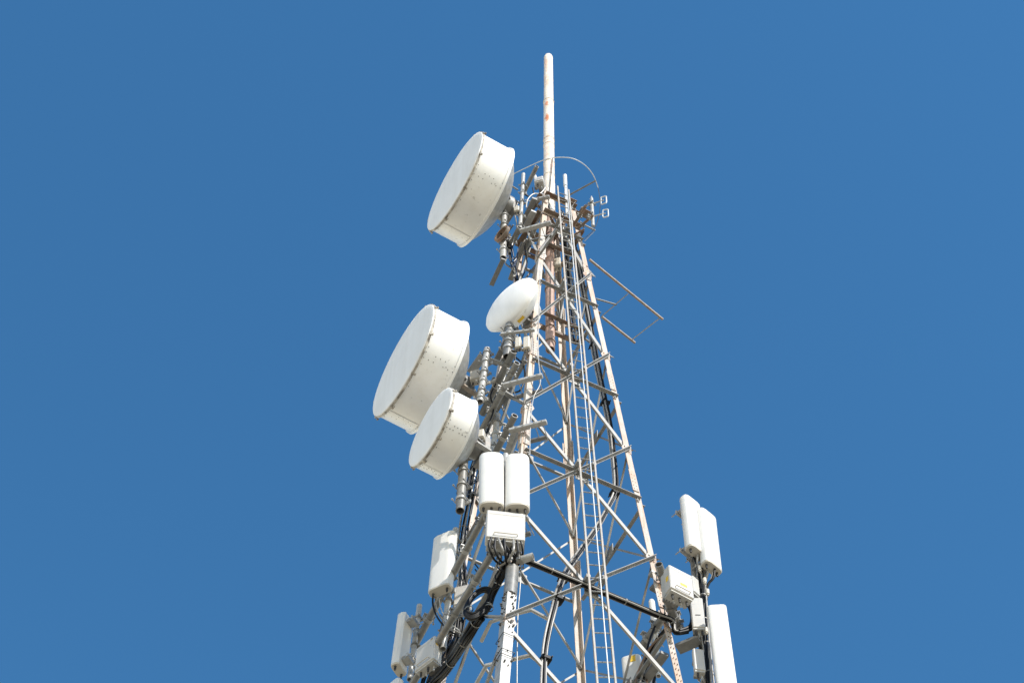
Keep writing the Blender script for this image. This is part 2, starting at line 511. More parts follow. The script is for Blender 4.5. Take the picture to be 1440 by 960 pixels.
# ------------------------------------------------------------------ ladder
lad = thing('ladder', 'narrow steel ladder running up the near right face of the tower', 'ladder', at(852, 960, -1.3))
l0, l1 = at(784, 262, -.60), at(841, 975, -1.42)
r0, r1 = at(799.5, 267, -.50), at(867, 975, -1.28)
for a, b in ((l0, l1), (r0, r1)):
    b2 = b + (b - a).normalized()*0.6
    mb = MB(); mb.bar(a, b2, 0.022, 0.026, hint=W)
    obj('rail', mb, M_TANL, lad)
N = 62
Lr = (l1 - l0).length
stp = 0.30
kk = int(Lr/stp)
for k in range(1, kk + 1):
    t = k*stp/Lr
    mb = MB(); mb.tube(l0.lerp(l1, t), r0.lerp(r1, t), 0.0095, 8)
    obj('rung', mb, M_GALV, lad)
for i in range(0, 5):
    zc = LH[i]
    fn = face_norm('near', 'right')
    t = (l0.z - zc)/(l0.z - l1.z)
    if 0 < t < 1:
        for P in (l0.lerp(l1, t), r0.lerp(r1, t)):
            mb = MB(); c = (corner('near', zc) + corner('right', zc))/2
            dd = (P - c).dot(fn)
            q = P - fn*(dd - 0.02) + ZUP*0.02
            mb.bar(q, P + ZUP*0.02, 0.07, 0.055, hint=ZUP)
            obj('standoff', mb, M_BRACE, lad)
mb = MB(); s0, s1 = at(796, 250, -.66), at(858, 975, -1.45)
mb.tube(s0, s1 + (s1-s0).normalized()*.5, 0.008, 8)
solo('safety_rail', mb, M_RAIL, 'thin bright safety rail running down in front of the ladder rungs', 'rail', s1)

# ------------------------------------------------------------------ builders for the antennas
def HV(x, y): return V3((x, y, 0)).normalized()

def clamp_mb(p, ax, r, side, w=0.05, reach=0.10):
    """pipe clamp: band, saddle and two threaded bolts"""
    ax = ax.normalized(); side = (side - ax*side.dot(ax)).normalized(); c = ax.cross(side)
    mb = MB()
    mb.lathe([(-w/2, r*1.0), (-w/2, r*1.22), (w/2, r*1.22), (w/2, r*1.0)], p, ax, 16)
    mb.box(p + side*(r*1.3), side, c, ax, 0.02, r*3.4, w*1.3)
    for q in (-1, 1):
        mb.tube(p + c*(r*1.4*q) - side*r*1.5, p + c*(r*1.4*q) + side*reach, 0.007, 6)
        mb.tube(p + c*(r*1.4*q) - side*r*1.5, p + c*(r*1.4*q) - side*(r*1.5 - 0.02), 0.015, 6)
    return mb

def pipe(name, label, P0, P1, r, cat='pipe', group=None, clamps=(), side=None, material=None, bands=0):
    """hollow steel pipe with clamps; clamps are fractions along it"""
    P0, P1 = V3(P0), V3(P1)
    t = thing(name, label, cat, P0 if P0.z < P1.z else P1, group)
    mb = MB(); mb.tube(P0, P1, r, 18, hollow=True)
    obj('tube', mb, material or M_GALV, t)
    side = side or V3((0.6, 0.8, 0))
    for i, c in enumerate(clamps):
        sd = side
        obj('clamp', clamp_mb(P0.lerp(P1, c), P1 - P0, r, sd, 0.035 + 0.02*(i % 2)), M_GALVL if i % 2 else M_BRACE, t)
    return t

def dish(label, px, py, d, D, n, drum, back, group='microwave dishes', rivets=True, mount=None):
    n = n.normalized(); R = D/2
    c = at(px, py, d)                       # middle of the front
    side = ZUP.cross(n).normalized()
    t = thing('microwave_dish', label, 'dish', c - n*(drum + back), group)
    mb = MB()
    mb.lathe([(-0.012, R*1.0), (0.004, R*1.0), (0.010, R*0.985), (0.016, R*0.9), (0.026, R*0.5), (0.030, 0.01)], c, n, 72, cap1=True)
    obj('radome', mb, M_RADOME, t)
    mb = MB()
    mb.lathe([(-0.045, R*0.985), (-0.045, R*1.012), (-0.012, R*1.015), (-0.012, R*0.985)], c, n, 72)
    obj('rim_band', mb, M_DIRTY, t, 'dirt streaked rim band')
    mb = MB()
    mb.lathe([(-0.045, R*0.982), (-drum*0.93, R*0.982), (-drum*0.935, R*1.012), (-drum, R*1.015), (-drum*1.02, R*0.99),
              (-drum*1.02, R*0.95)], c, n, 72)
    sh = obj('shroud', mb, M_DISH, t)
    if rivets:
        mb = MB()
        for ph0 in (radians(-122), radians(-48), radians(70)):
            e = side*cos(ph0) + ZUP*sin(ph0)
            f = -side*sin(ph0) + ZUP*cos(ph0)
            for k in range(7):
                for q in (-1, 1):
                    if (k*3 + q) % 4 == 0: continue
                    p = c - n*(0.07 + (drum - 0.12)*k/6) + (e*cos(0.05*q) + f*sin(0.05*q))*R*0.982
                    mb.tube(p, p + e*0.006, 0.0072, 6)
        for k in range(17):
            a = 2*pi*(k + 0.3*sin(k*7.3))/17
            e = side*cos(a) + ZUP*sin(a)
            p = c - n*(0.075) + e*R*0.982
            mb.tube(p, p + e*0.008, 0.006, 6)
        obj('rivets', mb, M_DARK, sh)
        mb = MB()
        for ph0 in (radians(-122),):
            ring = []
            for hh in (0.05, drum*0.925):
                ring.append([c - n*hh + (side*cos(ph0 + dl) + ZUP*sin(ph0 + dl))*R*0.988 for dl in (-.10, -.05, 0, .05, .10)])
            mb.add(ring[0] + ring[1], [(i, i+1, i+6, i+5) for i in range(4)])
        obj('seam_strip', mb, M_DISH, sh)
        for k in range(9):
            mb = MB()
            a = 2*pi*(k + .3)/9; e = side*cos(a) + ZUP*sin(a); f = n.cross(e)
            mb.box(c - n*0.035 + e*R*1.025, n, f, e, 0.07, 0.035, 0.018)
            mb.bolt(c - n*0.05 + e*R*1.03, e, 0.012, 0.022)
            obj('rim_hook', mb, M_DIRTY, t)
    mb = MB()
    prof = []
    for k in range(9):
        q = k/8
        prof.append((-drum - back*(1 - (1-q)**2)*0.8 - back*.2*q, R*(0.95 - 0.73*q)))
    mb.lathe(prof, c, n, 60, cap1=True)
    obj('reflector', mb, M_GALVL, t)
    mb = MB()
    mb.lathe([(-drum - back, R*0.25), (-drum - back - 0.12, R*0.25), (-drum - back - 0.12, 0.0)], c, n, 24, cap0=True)
    hb = c - n*(drum + back + 0.08)
    mb.box(hb - n*0.1, n, side, ZUP, 0.10, 0.34, 0.40, 0.01)
    for sg in (-1, 1):
        mb.bar(c - n*(drum) + side*(R*0.55*sg) - ZUP*R*.25, hb - n*0.05 + side*0.14*sg, 0.035, 0.035)
        mb.bar(c - n*(drum) + side*(R*0.35*sg) + ZUP*R*.5, hb - n*0.05 + ZUP*0.14, 0.03, 0.03)
    obj('hub_mount', mb, M_GALV, t)
    return t, c, hb

def panel(label, top, bot, d, w, dep, face, group='panel antennas', lean=0.0, sticks=3, brackets=True, round_=0.40):
    """sector panel antenna; top and bottom are the middle of its front"""
    face = face.normalized()
    B = at(bot[0], bot[1], d); T = at(top[0], top[1], d + lean)
    ax = (T - B).normalized(); L = (T - B).length
    f = (face - ax*face.dot(ax)).normalized(); s = ax.cross(f)
    t = thing('panel_antenna', label, 'antenna', B, group)
    prof = []                              # cross-section, x along s, y along f; front at y=0
    K = 9
    for k in range(K + 1):
        a = pi*k/K
        x = cos(a); y = sin(a)
        sx = math.copysign(abs(x)**round_, x); sy = abs(y)**(0.6 if round_ < .7 else 0.8)
        prof.append((sx*w/2, -dep*0.6 + sy*dep*0.6))
    prof += [(-w/2*0.97, -dep*0.8), (-w/2*0.8, -dep), (w/2*0.8, -dep), (w/2*0.97, -dep*0.8)]
    def ring(h, k):
        return [B + ax*h + s*(x*k) + f*((y + dep/2)*k - dep/2) for x, y in prof]
    mb = MB()
    mb.rings([ring(0.012, 1), ring(L - 0.02, 1), ring(L - 0.006, 0.98), ring(L, 0.93)])
    obj('radome', mb, M_PANEL, t)
    mb = MB(); mb.rings([ring(-0.012, 0.93), ring(0.0, 0.975), ring(0.012, 0.975)])
    ec = obj('end_cap', mb, M_CAP, t)
    for k in range(sticks):
        x = (k - (sticks-1)/2) * w*0.62/max(1, sticks-1)
        p = B + s*x - f*dep*0.5 - ax*0.012
        mb = MB(); mb.tube(p, p - ax*0.05, 0.017, 10); mb.tube(p - ax*0.05, p - ax*0.075, 0.013, 10)
        obj('connector', mb, M_DARK, t)
    if brackets:
        for q in (0.12, 0.86):
            p = B + ax*L*q - f*dep
            mb = MB()
            mb.box(p - f*0.05, s, f, ax, w*0.45, 0.10, 0.05)
            mb.box(p - f*0.10, s, f, ax, w*0.7, 0.03, 0.07)
            for z in (-1, 1): mb.tube(p - f*0.02 + s*w*0.3*z, p - f*0.2 + s*w*0.3*z, 0.008, 6)
            obj('mounting_bracket', mb, M_GALVL, t)
    return t, B, T, f, s, ax

def radio(label, px, py, d, w, h, dep, face, group='remote radio boxes', plugs=4, fins=True, sticker=None, name='radio_unit',
          tilt=0.0, slot=False):
    face = face.normalized(); s = ZUP.cross(face).normalized() * -1
    s = face.cross(ZUP) * -1
    ax = (ZUP + face*tilt).normalized(); f = (face - ax*face.dot(ax)).normalized(); s = ax.cross(f)
    c = at(px, py, d)                      # middle of the front face
    t = thing(name, label, 'radio box', c - ax*h/2 - f*dep/2, group)
    mb = MB(); mb.box(c - f*dep*0.3, s, f, ax, w, dep*0.6, h, 0.012)
    body = obj('housing', mb, M_BOX, t)
    if w > .3:
        mb = MB(); mb.path([c + f*.0 - s*w*.3 - ax*h*.38, c + f*.03 - s*w*.3 - ax*h*.38, c + f*.03 + s*w*.3 - ax*h*.38, c + f*.0 + s*w*.3 - ax*h*.38], .007, 6, smooth=1)
        obj('handle', mb, M_CAP, body)
        mb = MB(); mb.box(c + f*.001 + ax*h*.36, s, ax, f, w*.90, .004, .003); obj('lid_seam', mb, M_CAP, body)
    mb = MB(); nf = 9
    mb.box(c - f*dep*0.66, s, f, ax, w*0.92, dep*0.10, h*0.95)
    if fins:
        for k in range(nf):
            mb.box(c - f*dep*0.85 + s*w*(k/(nf-1) - 0.5)*0.88, s, f, ax, 0.007, dep*0.32, h*0.93)
    obj('heat_sink', mb, M_FIN, t)
    mb = MB(); mb.box(c - f*dep*0.45 - ax*(h/2 + 0.012), s, f, ax, w*0.9, dep*0.7, 0.026)
    obj('connector_plate', mb, M_FIN, t)
    for k in range(plugs):
        p = c - f*dep*(0.35 + 0.25*(k % 2)) - ax*(h/2 + 0.02) + s*w*0.75*((k + .5)/plugs - 0.5)
        mb = MB(); mb.tube(p, p - ax*0.06, 0.016, 10); mb.tube(p - ax*0.06, p - ax*0.09, 0.012, 10)
        obj('connector', mb, M_GALVL if k % 2 else M_DARK, t)
    if sticker:
        for (u, v, a, b, sf) in sticker:
            mb = MB()
            if sf:      # on the side
                e = -s if sf < 0 else s
                mb.box(c + e*(w/2 + 0.0015) - f*dep*0.3 + ax*h*v, f, ax, e, a, b, 0.003)
            else:
                mb.box(c + s*w*u + ax*h*v + f*0.0015, s, ax, f, a, b, 0.003)
            obj('sticker', mb, M_YEL, body)
    if slot:
        mb = MB(); mb.box(c + f*0.002 - ax*h*.1, s, ax, f, w*0.4, 0.015, 0.004)
        obj('slot', mb, M_DARK, body)
    mb = MB()
    for q in (-.3, .3): mb.box(c - f*(dep + 0.04) + ax*h*q, s, f, ax, w*0.6, 0.08, 0.05)
    obj('mounting_bracket', mb, M_GALV, t)
    return t, c, f, s, ax

def bundle(name, label, pts, n, r, spread, mats, cat='cable bundle', group=None, ties=0, seed=1, tie_r=None, wob=0.25, segs=5):
    P = [at(*p) if not isinstance(p, V3) else p for p in pts]
    rr = random.Random(seed)
    t = thing(name, label, cat, P[-1], group)
    for k in range(n):
        a = 2*pi*k/max(1, n) + rr.uniform(-.2, .2); q = spread*(1 if (k % 3) else 0.35) if n > 2 else spread
        Q = []
        for i, p in enumerate(P):
            dr = (P[min(i+1, len(P)-1)] - P[max(i-1, 0)])
            x, y = frame(dr, V3((0.7, 0.3, 0.2)))
            aa = a + 0.25*i*wob
            Q.append(p + x*q*cos(aa) + y*q*sin(aa) + V3((rr.uniform(-1, 1), rr.uniform(-1, 1), rr.uniform(-1, 1)))*r*wob)
        mb = MB(); mb.path(Q, r, 8, smooth=segs)
        obj('cable', mb, mats[k % len(mats)], t)
    tr = tie_r or (spread + r*1.25)
    for k in range(ties):
        u = (k + .5)/ties*(len(P) - 1); i = int(u); p = P[i].lerp(P[i+1], u - i); dr = P[i+1] - P[i]
        mb = MB(); mb.lathe([(-.007, tr*.90), (-.007, tr*.98), (.007, tr*.98), (.007, tr*.90)], p, dr, 14)
        obj('tie_band', mb, M_TIE, t)
    return t

def at_z_of(P, px, py): return atz(px, py, P.z)

# ------------------------------------------------------------------ microwave dishes
ND = HV(-0.872, -0.49)
d1, c1, h1 = dish('topmost big white drum dish, facing left beside the foot of the cream pole', 639.5, 254.5, -0.78, 2.01, ND, 0.66, 0.34)
d2, c2, h2 = dish('largest white drum dish, half way up on the left, overlapped by a smaller one', 567, 506, -0.70, 1.93, ND, 0.62, 0.34)
d3, c3, h3 = dish('smallest of the drum dishes, overlapping the bottom of a bigger one', 605.5, 600, -0.98, 1.26, ND, 0.42, 0.26)
# shallow round dish with a bulging radome
n4 = HV(-0.71, -0.71)
c4 = at(718.5, 428, -1.02)
t4 = thing('microwave_dish', 'small bulging lens shaped white dish with a yellow sticker, beside the near leg', 'dish', c4 - n4*0.4, 'microwave dishes')
R4 = 0.535
mb = MB(); mb.lathe([(-0.02, R4), (0.0, R4*1.005), (0.03, R4*0.985), (0.07, R4*0.90), (0.115, R4*0.72), (0.145, R4*0.46), (0.16, R4*0.16), (0.161, 0.003)], c4, n4, 64, cap1=True)
obj('radome', mb, M_RADOME, t4)
mb = MB(); mb.lathe([(-0.02, R4), (-0.035, R4*1.01), (-0.06, R4*0.98), (-0.16, R4*0.82), (-0.26, R4*0.52), (-0.32, R4*0.2), (-0.33, 0.01)], c4, n4, 64, cap1=True)
rf = obj('reflector', mb, M_DISH, t4)
s4 = ZUP.cross(n4).normalized()
e4 = (s4*0.24 - ZUP*0.97).normalized()
mb = MB(); pc = c4 - n4*0.105 + e4*(R4*0.92)
mb.box(pc, n4.cross(e4), (n4*-0.30 + e4*0.0 + e4*-0.0).normalized(), e4, 0.13, 0.07, 0.012)
obj('sticker', mb, M_YEL, rf, 'yellow sticker')
mb = MB(); mb.tube(c4 - n4*0.30, c4 - n4*0.50, 0.10, 18); mb.box(c4 - n4*0.46, n4, s4, ZUP, 0.12, 0.26, 0.28, 0.01)
mb.bar(c4 - n4*0.20 + s4*0.2, c4 - n4*0.5 + s4*0.12, 0.03, 0.03)
obj('hub_mount', mb, M_GALV, t4)

# ------------------------------------------------------------------ upright mounting pipes
VP = 'upright mounting pipes'
def vpipe(label, top, bot, d, r, clamps=(.15, .4, .65, .85), material=None, side=None):
    B = at(bot[0], bot[1], d); T = at(top[0], top[1], d)
    return pipe('mounting_pipe', label, T, B, r, 'pipe', VP, clamps, side, material)
B1A = at(687, 714, -1.15); B2A = at(700, 765, -1.50)
dB1 = lambda x, y: atz(x, y, B1A.z).y - AY
dB2 = lambda x, y: atz(x, y, B2A.z).y - AY
vpipe('upright pipe behind the topmost drum dish, open dark end below', (709.5, 285), (707.5, 363), -0.25, 0.057, (.1, .25, .42, .58, .72, .86), M_GALVL)
vpipe('fat upright pipe hanging below the lens shaped dish, open dark end', (716.5, 457), (713, 502), -0.95, 0.066, (.12, .35, .55, .75))
vpipe('upright pipe between the largest drum dish and the lens shaped dish', (685, 491), (675, 565), -0.70, 0.052, (.08, .25, .45, .62, .8, .93), M_GALVL)
vpipe('upright pipe below the smallest drum dish, open dark end', (656, 600), (647, 718), -0.55, 0.064, (.3, .55, .72, .88))
vpipe('white upright stick pipe under the wire hoop, left of the cream pole', (736, 245), (731, 327), -0.45, 0.036, (.2, .33, .5, .72, .9), M_GALVL)
vpipe('upright pipe behind the left tall panel antenna', (641, 744), (623, 912), dB1(627, 830) - .1, 0.044, (.1, .25, .42, .52, .62, .74, .86), M_GALVL)
vpipe('upright pipe behind the lowest left panel antenna', (590, 851), (576, 955), dB1(587, 900) - .1, 0.040, (.18, .35, .55, .75), M_GALVL)
vpipe('upright pipe inside the black cable clutter left of the front panels', (700, 583), (692, 640), -0.30, 0.045, (.2, .5, .8), M_GALVL)
vpipe('upright pipe hung with black cables behind the two right hand panels', (966, 705), (993, 975), -0.42, 0.040, (.33, .45, .6, .72, .84, .94), M_GALV)
vpipe('upright pipe behind the two front panel antennas', (711, 640), (709, 768), -1.52, 0.045, (.1, .5, .9), M_GALVL)

# ------------------------------------------------------------------ level booms
HB = 'level boom pipes'
def hpipe(label, p0, d0, p1, r, clamps=(.2, .5, .8), material=None, side=ZUP, group=HB):
    A = at(p0[0], p0[1], d0); B = atz(p1[0], p1[1], A.z)
    return pipe('boom_pipe', label, A, B, r, 'pipe', group, clamps, side, material)
hpipe('long boom pipe behind the left tall panel antenna, the upper of two', (687, 714), -1.15, (583, 908), 0.050, (.1, .3, .55, .8))
hpipe('long boom pipe ending at the lowest left radio box, the lower of two', (700, 765), -1.50, (578, 964), 0.050, (.06, .25, .48, .70, .9))
hpipe('boom pipe with an open end running down behind the smallest drum dish', (727, 510), -1.30, (676, 608), 0.050, (.15, .4, .7))
hpipe('dark boom pipe under the fat upright pipe of the lens shaped dish', (722, 494), -1.05, (678, 582), 0.056, (.2, .5, .8))
hpipe('short boom pipe with an open end just above the two front panels', (724, 584), -1.30, (697, 636), 0.050, (.35, .6))
hpipe('grey boom pipe with an open end poking up left of the cream pole', (755, 234), -0.50, (738, 268), 0.043, ())
hpipe('short dark boom pipe under the white stick pipe near the tower head', (731, 320), -0.55, (712, 357), 0.052, (.5,))
hpipe('boom pipe clamped to the right leg, upper of two with open ends', (926, 793), -0.85, (941, 836), 0.055, (.35, .6, .85))
hpipe('boom pipe clamped to the right leg, lower of two with open ends', (937, 841), -0.85, (955, 886), 0.055, (.3, .6, .85))
hpipe('thick dark boom pipe behind the right leg near the lower picture edge', (932, 868), 0.2, (902, 910), 0.058, (.3, .7))

# square clamp bars across the near leg
def clampbar(label, p0, d0, p1, w=0.075, h=0.055, material=None):
    A = at(p0[0], p0[1], d0); B = atz(p1[0], p1[1], A.z)
    dr = (B - A).normalized(); back = ZUP.cross(dr).normalized()
    if back.y < 0: back = -back
    t = thing('clamp_bar', label, 'bar', (A + B)/2, 'clamp bars gripping the near leg')
    mb = MB(); mb.bar(A, B, h, w, hint=ZUP, bev=0.006); obj('front_bar', mb, material or M_GALVL, t)
    A2 = A + back*0.24 + dr*0.06 - ZUP*0.01; B2 = B + back*0.24 - dr*0.03 - ZUP*0.01
    mb = MB(); mb.bar(A2, A2.lerp(B2, .8), h*.8, w*.8, hint=ZUP, bev=0.005); obj('rear_bar', mb, M_GALV, t)
    for q in (.12, .32, .62, .8):
        p = A.lerp(B, q); mb = MB(); mb.tube(p - back*0.045, p + back*0.30, 0.007, 6); mb.tube(p - back*0.045, p - back*0.035, 0.014, 6)
        obj('threaded_rod', mb, M_GALVL, t)
    return t
clampbar('light square clamp bar across the near leg just above the front panels', (769, 593), -1.42, (716, 606))
clampbar('light square clamp bar across the near leg, level with the largest drum dish', (763, 528), -1.32, (708, 542))
clampbar('light square clamp bar across the tower head below the dark head frame', (775, 313), -0.85, (731, 325))
clampbar('pale green grey clamp bar at the foot of the cream pole', (773, 277), -0.55, (749, 282), 0.07, 0.05)
hpipe('short pipe stub below the front radio box, black cables hanging over it', (750, 782), -1.60, (716, 792), 0.052, (.5,), M_GALVL)
clampbar('short clamp bar sticking out right of the front radio box', (743, 727), -1.42, (712, 737), 0.07, 0.06)
clampbar('clamp bar under the lens shaped dish', (752, 464), -1.1, (704, 470), 0.05, 0.04)

# ------------------------------------------------------------------ panel antennas
pA = panel('left of the two front panels above the front radio box', (691, 634.5), (691, 704.5), -1.74, 0.335, 0.19, HV(-0.03, -1), round_=.75)
pB = panel('right of the two front panels above the front radio box', (727.5, 636.5), (727.5, 707), -1.74, 0.325, 0.19, HV(-0.03, -1), round_=.75)
pC = panel('tall panel antenna on the left, cables looping down from its foot', (622.5, 749), (615, 824), dB1(627, 830) - .32, 0.35, 0.16, HV(-0.50, -0.87), sticks=2)
pD = panel('lowest left panel antenna, turned away so its bracketed back shows', (564, 872), (554, 944), dB1(587, 900) - .25, 0.26, 0.14, HV(-0.86, 0.50), sticks=2)
pE = panel('higher of the two slanting right hand panels', (975.5, 701), (984, 772), -0.72, 0.32, 0.15, HV(0.66, -0.75), sticks=2)
pF = panel('lower of the two slanting right hand panels, at the far right', (998, 719.5), (1006.5, 794), -0.66, 0.32, 0.15, HV(0.66, -0.75), sticks=2)
pG = panel('long plain panel antenna cut by the lower picture edge on the right', (1007.5, 849), (1033, 1042), -0.95, 0.255, 0.12, HV(-0.10, -1), sticks=2)
pH = panel('panel corner just showing at the lower left picture edge', (551, 957), (539, 1045), dB2(585, 955) - .4, 0.24, 0.12, HV(-0.75, -0.66), sticks=2)
pI = panel('white panel with a yellow sticker, seen through the bracing beside the right leg', (886, 920), (893, 990), 0.9, 0.27, 0.12, HV(-0.3, -0.95), sticks=2)

# ------------------------------------------------------------------ radio boxes
radio('big white radio box under the two front panels, black cables below', 711.5, 737.5, -1.66, 0.50, 0.60, 0.26, HV(0.10, -0.99), plugs=6)
radio('white radio box with two yellow stickers under the right hand panels', 958.5, 817, -1.10, 0.36, 0.49, 0.22, HV(0.50, -0.87), plugs=5,
      sticker=[(0.08, -0.12, 0.10, 0.045, 0), (0, 0.0, 0.05, 0.09, -1)])
radio('slim upright white box with a dark slot, left of the long plain panel', 981, 860, -0.72, 0.165, 0.62, 0.13, HV(0.0, -1), plugs=3, fins=False, slot=True)
radio('little grey white box, the lower one on the right hand cable pipe', 983.5, 926, -0.66, 0.14, 0.42, 0.12, HV(0.15, -1), plugs=2, fins=False)
radio('small finned box beside the box with two yellow stickers', 979.5, 823, -0.62, 0.13, 0.36, 0.14, HV(0.7, -0.7), plugs=2)
radio('tilted white radio box beside the lowest left panel antenna', 597, 918, dB2(600, 930) - .25, 0.35, 0.48, 0.16, HV(-0.70, -0.71), plugs=4,
      sticker=[(0, 0.2, 0.04, 0.05, 1)])
radio('small white box behind the left tall panel antenna', 649, 835, 0.1, 0.22, 0.40, 0.16, HV(-0.3, -0.95), plugs=3)
radio('little white sensor box with a dark underside at the foot of the cream pole', 757, 251, -0.45, 0.17, 0.16, 0.2, HV(-0.3, -0.95), plugs=2, fins=False, name='sensor_box')

# yellow sticker on the panel seen through the bracing
_, Bq, Tq, fq, sq, aq = pI
mb = MB(); mb.box(Bq + aq*0.95 + fq*0.002 + sq*0.03, sq, aq, fq, 0.08, 0.12, 0.004)
obj('sticker', mb, M_YEL, pI[0])

# ------------------------------------------------------------------ stick and loop antennas
def stick(label, top, bot, d, r, cap=True):
    T = at(top[0], top[1], d); B = at(bot[0], bot[1], d)
    t = thing('stick_antenna', label, 'antenna', B, 'thin stick antennas')
    mb = MB(); ax = (T - B).normalized(); L = (T - B).length
    mb.lathe([(0, r), (L - r, r), (L - r*.4, r*.8), (L, r*.2)], B, ax, 16, cap0=True, cap1=True)
    obj('radome', mb, M_PANEL, t)
    if cap:
        mb = MB(); mb.lathe([(L*0.72, r*1.0), (L*0.72, r*1.5), (L - r, r*1.5), (L, r*.6), (L*1.003, 0.002)], B, ax, 16)
        obj('top_cap', mb, M_PANEL, t)
    mb = MB(); mb.tube(B - ax*0.1, B, r*1.25, 14)
    obj('base_ferrule', mb, M_DARK if cap else M_GALV, t)
stick('white stick antenna with a fat cap beside the ladder top', (794.5, 246), (797, 304), -0.30, 0.024)
stick('short white stick antenna behind the right leg, left of the lower boom', (916, 843), (921, 882), 0.55, 0.045, False)
stick('white stick antenna low behind the right leg', (938, 855), (925, 940), 1.1, 0.03, False) if False else None
stick('tiny white stick antenna left of the ladder top', (752.5, 247), (754, 262), -0.2, 0.028, False)

lm = thing('loop_antenna', 'short white mast with two square wire loops on arms, right of the tower head', 'antenna', at(834, 318, -0.5))
mb = MB(); mb.tube(at(834, 318, -.5), at(832, 280, -.5), 0.032, 14); mb.tube(at(832, 280, -.5), at(831.8, 276, -.5), 0.03, 14, r2=0.008)
obj('mast', mb, M_GALVL, lm)
for (x0, y0, x1, y1) in ((817, 292, 849, 281.5), (826, 306, 851.5, 300)):
    Pm = at((x0+x1)/2, (y0+y1)/2, -.52)
    A = atz(x0, y0, Pm.z); B = atz(x1, y1, Pm.z)
    mb = MB(); mb.tube(A, B, 0.013, 8); ar = obj('arm', mb, M_GALVL, lm)
    u = (B - A).normalized(); q = ZUP
    hw, hh = 0.050, 0.145
    c = B
    lp = [c + u*(-hw) + q*(-hh*.8), c + u*(-hw*.8) + q*(-hh), c + u*(hw*.8) + q*(-hh), c + u*hw + q*(-hh*.8),
          c + u*hw + q*(hh*.8), c + u*(hw*.8) + q*hh, c + u*(-hw*.8) + q*hh, c + u*(-hw) + q*(hh*.8)]
    mb = MB(); mb.path(lp, 0.013, 8, closed=True, smooth=1)
    obj('wire_loop', mb, M_RAIL, lm)
for y in (287, 303):
    mb = clamp_mb(at(832.5, y, -.5), ZUP, 0.034, HV(-.6, .4)); obj('clamp', mb, M_GALV, lm)
# brace arm that carries the loop mast
hpipe('dark arm reaching from the tower head to the loop antenna mast', (812, 322), -0.30, (834, 303), 0.026, (.3, .8), M_RUSTY, group='dark head arms')
hpipe('dark arm slanting across the tower head left of the loop antenna', (806, 318), -0.40, (824, 289), 0.028, (.5,), M_RUSTY, group='dark head arms')
hpipe('dark rod across the ladder below the tower head', (756, 362), -0.7, (784, 323), 0.020, (), M_GALV, group='dark head arms')
# dark plates at the head
def plate(label, px, py, d, u, v, a, b, material=M_RUSTY):
    c = at(px, py, d); mb = MB(); n = u.cross(v).normalized(); mb.box(c, u, n, v, a, 0.012, b)
    for q in (-1, 1): mb.bolt(c + u*a*.3*q, n, 0.014, 0.03)
    return solo('head_plate', mb, material, label, 'plate', c, 'dark plates at the tower head')
plate('dark rusty plate between the ladder top and the loop antenna', 822, 300, -0.1, U, W, 0.22, 0.17)
plate('dark rusty plate just right of the white stick antenna', 803, 283, 0.15, U, W, 0.20, 0.13)
# flat bars left of the near leg at the head
def flatbar(label, p0, d0, p1, w=0.07, th=0.03, material=M_GALV, hint=ZUP, group='flat bars left of the tower head'):
    A = at(p0[0], p0[1], d0); B = atz(p1[0], p1[1], A.z); mb = MB(); mb.bar(A, B, th, w, hint=hint)
    return solo('flat_bar', mb, material, label, 'bar', A, group)
flatbar('grey flat bar running down from the sensor box', (752, 279), -0.66, (735, 315), 0.10, 0.05)
flatbar('grey flat bar sticking out low left below the topmost drum dish', (708, 364), -0.45, (691, 401), 0.08)
flatbar('dark channel slanting down toward the lens shaped dish', (736, 342), -0.10, (718, 393), 0.09, 0.07)
flatbar('light flat bar slanting down behind the lens shaped dish', (751, 297), -0.55, (739, 320), 0.11, 0.05, M_GALVL)
flatbar('grey flat bar left of the near leg behind the two front panels', (726, 600), -0.9, (712, 640), 0.09, 0.02, M_GALVL)
flatbar('grey flat bar between the lens shaped dish and the upright pipe', (712, 480), -0.6, (695, 512), 0.09, 0.05)

# round feed housing under the topmost dish
c = at(706, 329, -0.40); mb = MB(); nn = HV(-0.75, -0.66)
mb.lathe([(0.03, 0.135), (0.03, 0.175), (-0.03, 0.175), (-0.03, 0.135), (0.03, 0.135)], c, nn, 28)
mb.lathe([(-0.02, 0.14), (-0.10, 0.05)], c, nn, 20, cap1=True)
solo('feed_ring', mb, M_RUSTY, 'round dark rusty ring under the back of the topmost drum dish', 'ring', c)

# ------------------------------------------------------------------ rusty frame sticking out to the right
zf = at(831, 367, -0.35).z
fr = thing('side_frame', 'rusty pegged bar frame sticking out to the right of the upper tower', 'frame', atz(831, 367, zf))
def pegs(A, B, n):
    mb = MB(); u = (B - A).normalized()
    for k in range(n):
        p = A.lerp(B, (k + .5)/n); mb.tube(p - ZUP*0.01, p + ZUP*0.055, 0.004, 5)
    return mb
A, B = atz(829, 365, zf), atz(932, 449, zf)
mb = MB(); mb.bar(A, B, 0.035, 0.035, hint=ZUP); lb = obj('long_bar', mb, M_TAN, fr); obj('pegs', pegs(A, B, 26), M_TAN, lb)
A2, B2 = atz(846, 445, zf), atz(893, 482, zf)
mb = MB(); mb.bar(A2, B2, 0.035, 0.035, hint=ZUP); lb = obj('short_bar', mb, M_TAN, fr); obj('pegs', pegs(A2, B2, 12), M_TAN, lb)
for a_, b_ in (((928, 447), (888, 478)), ((883, 413), (847, 444))):
    mb = MB(); mb.tube(atz(*a_, zf), atz(*b_, zf), 0.010, 8); obj('cross_rod', mb, M_GALVL, fr)
mb = MB(); mb.tube(atz(838, 420, zf), atz(867, 428.5, zf), 0.016, 10); obj('stub_bar', mb, M_GALV, fr)

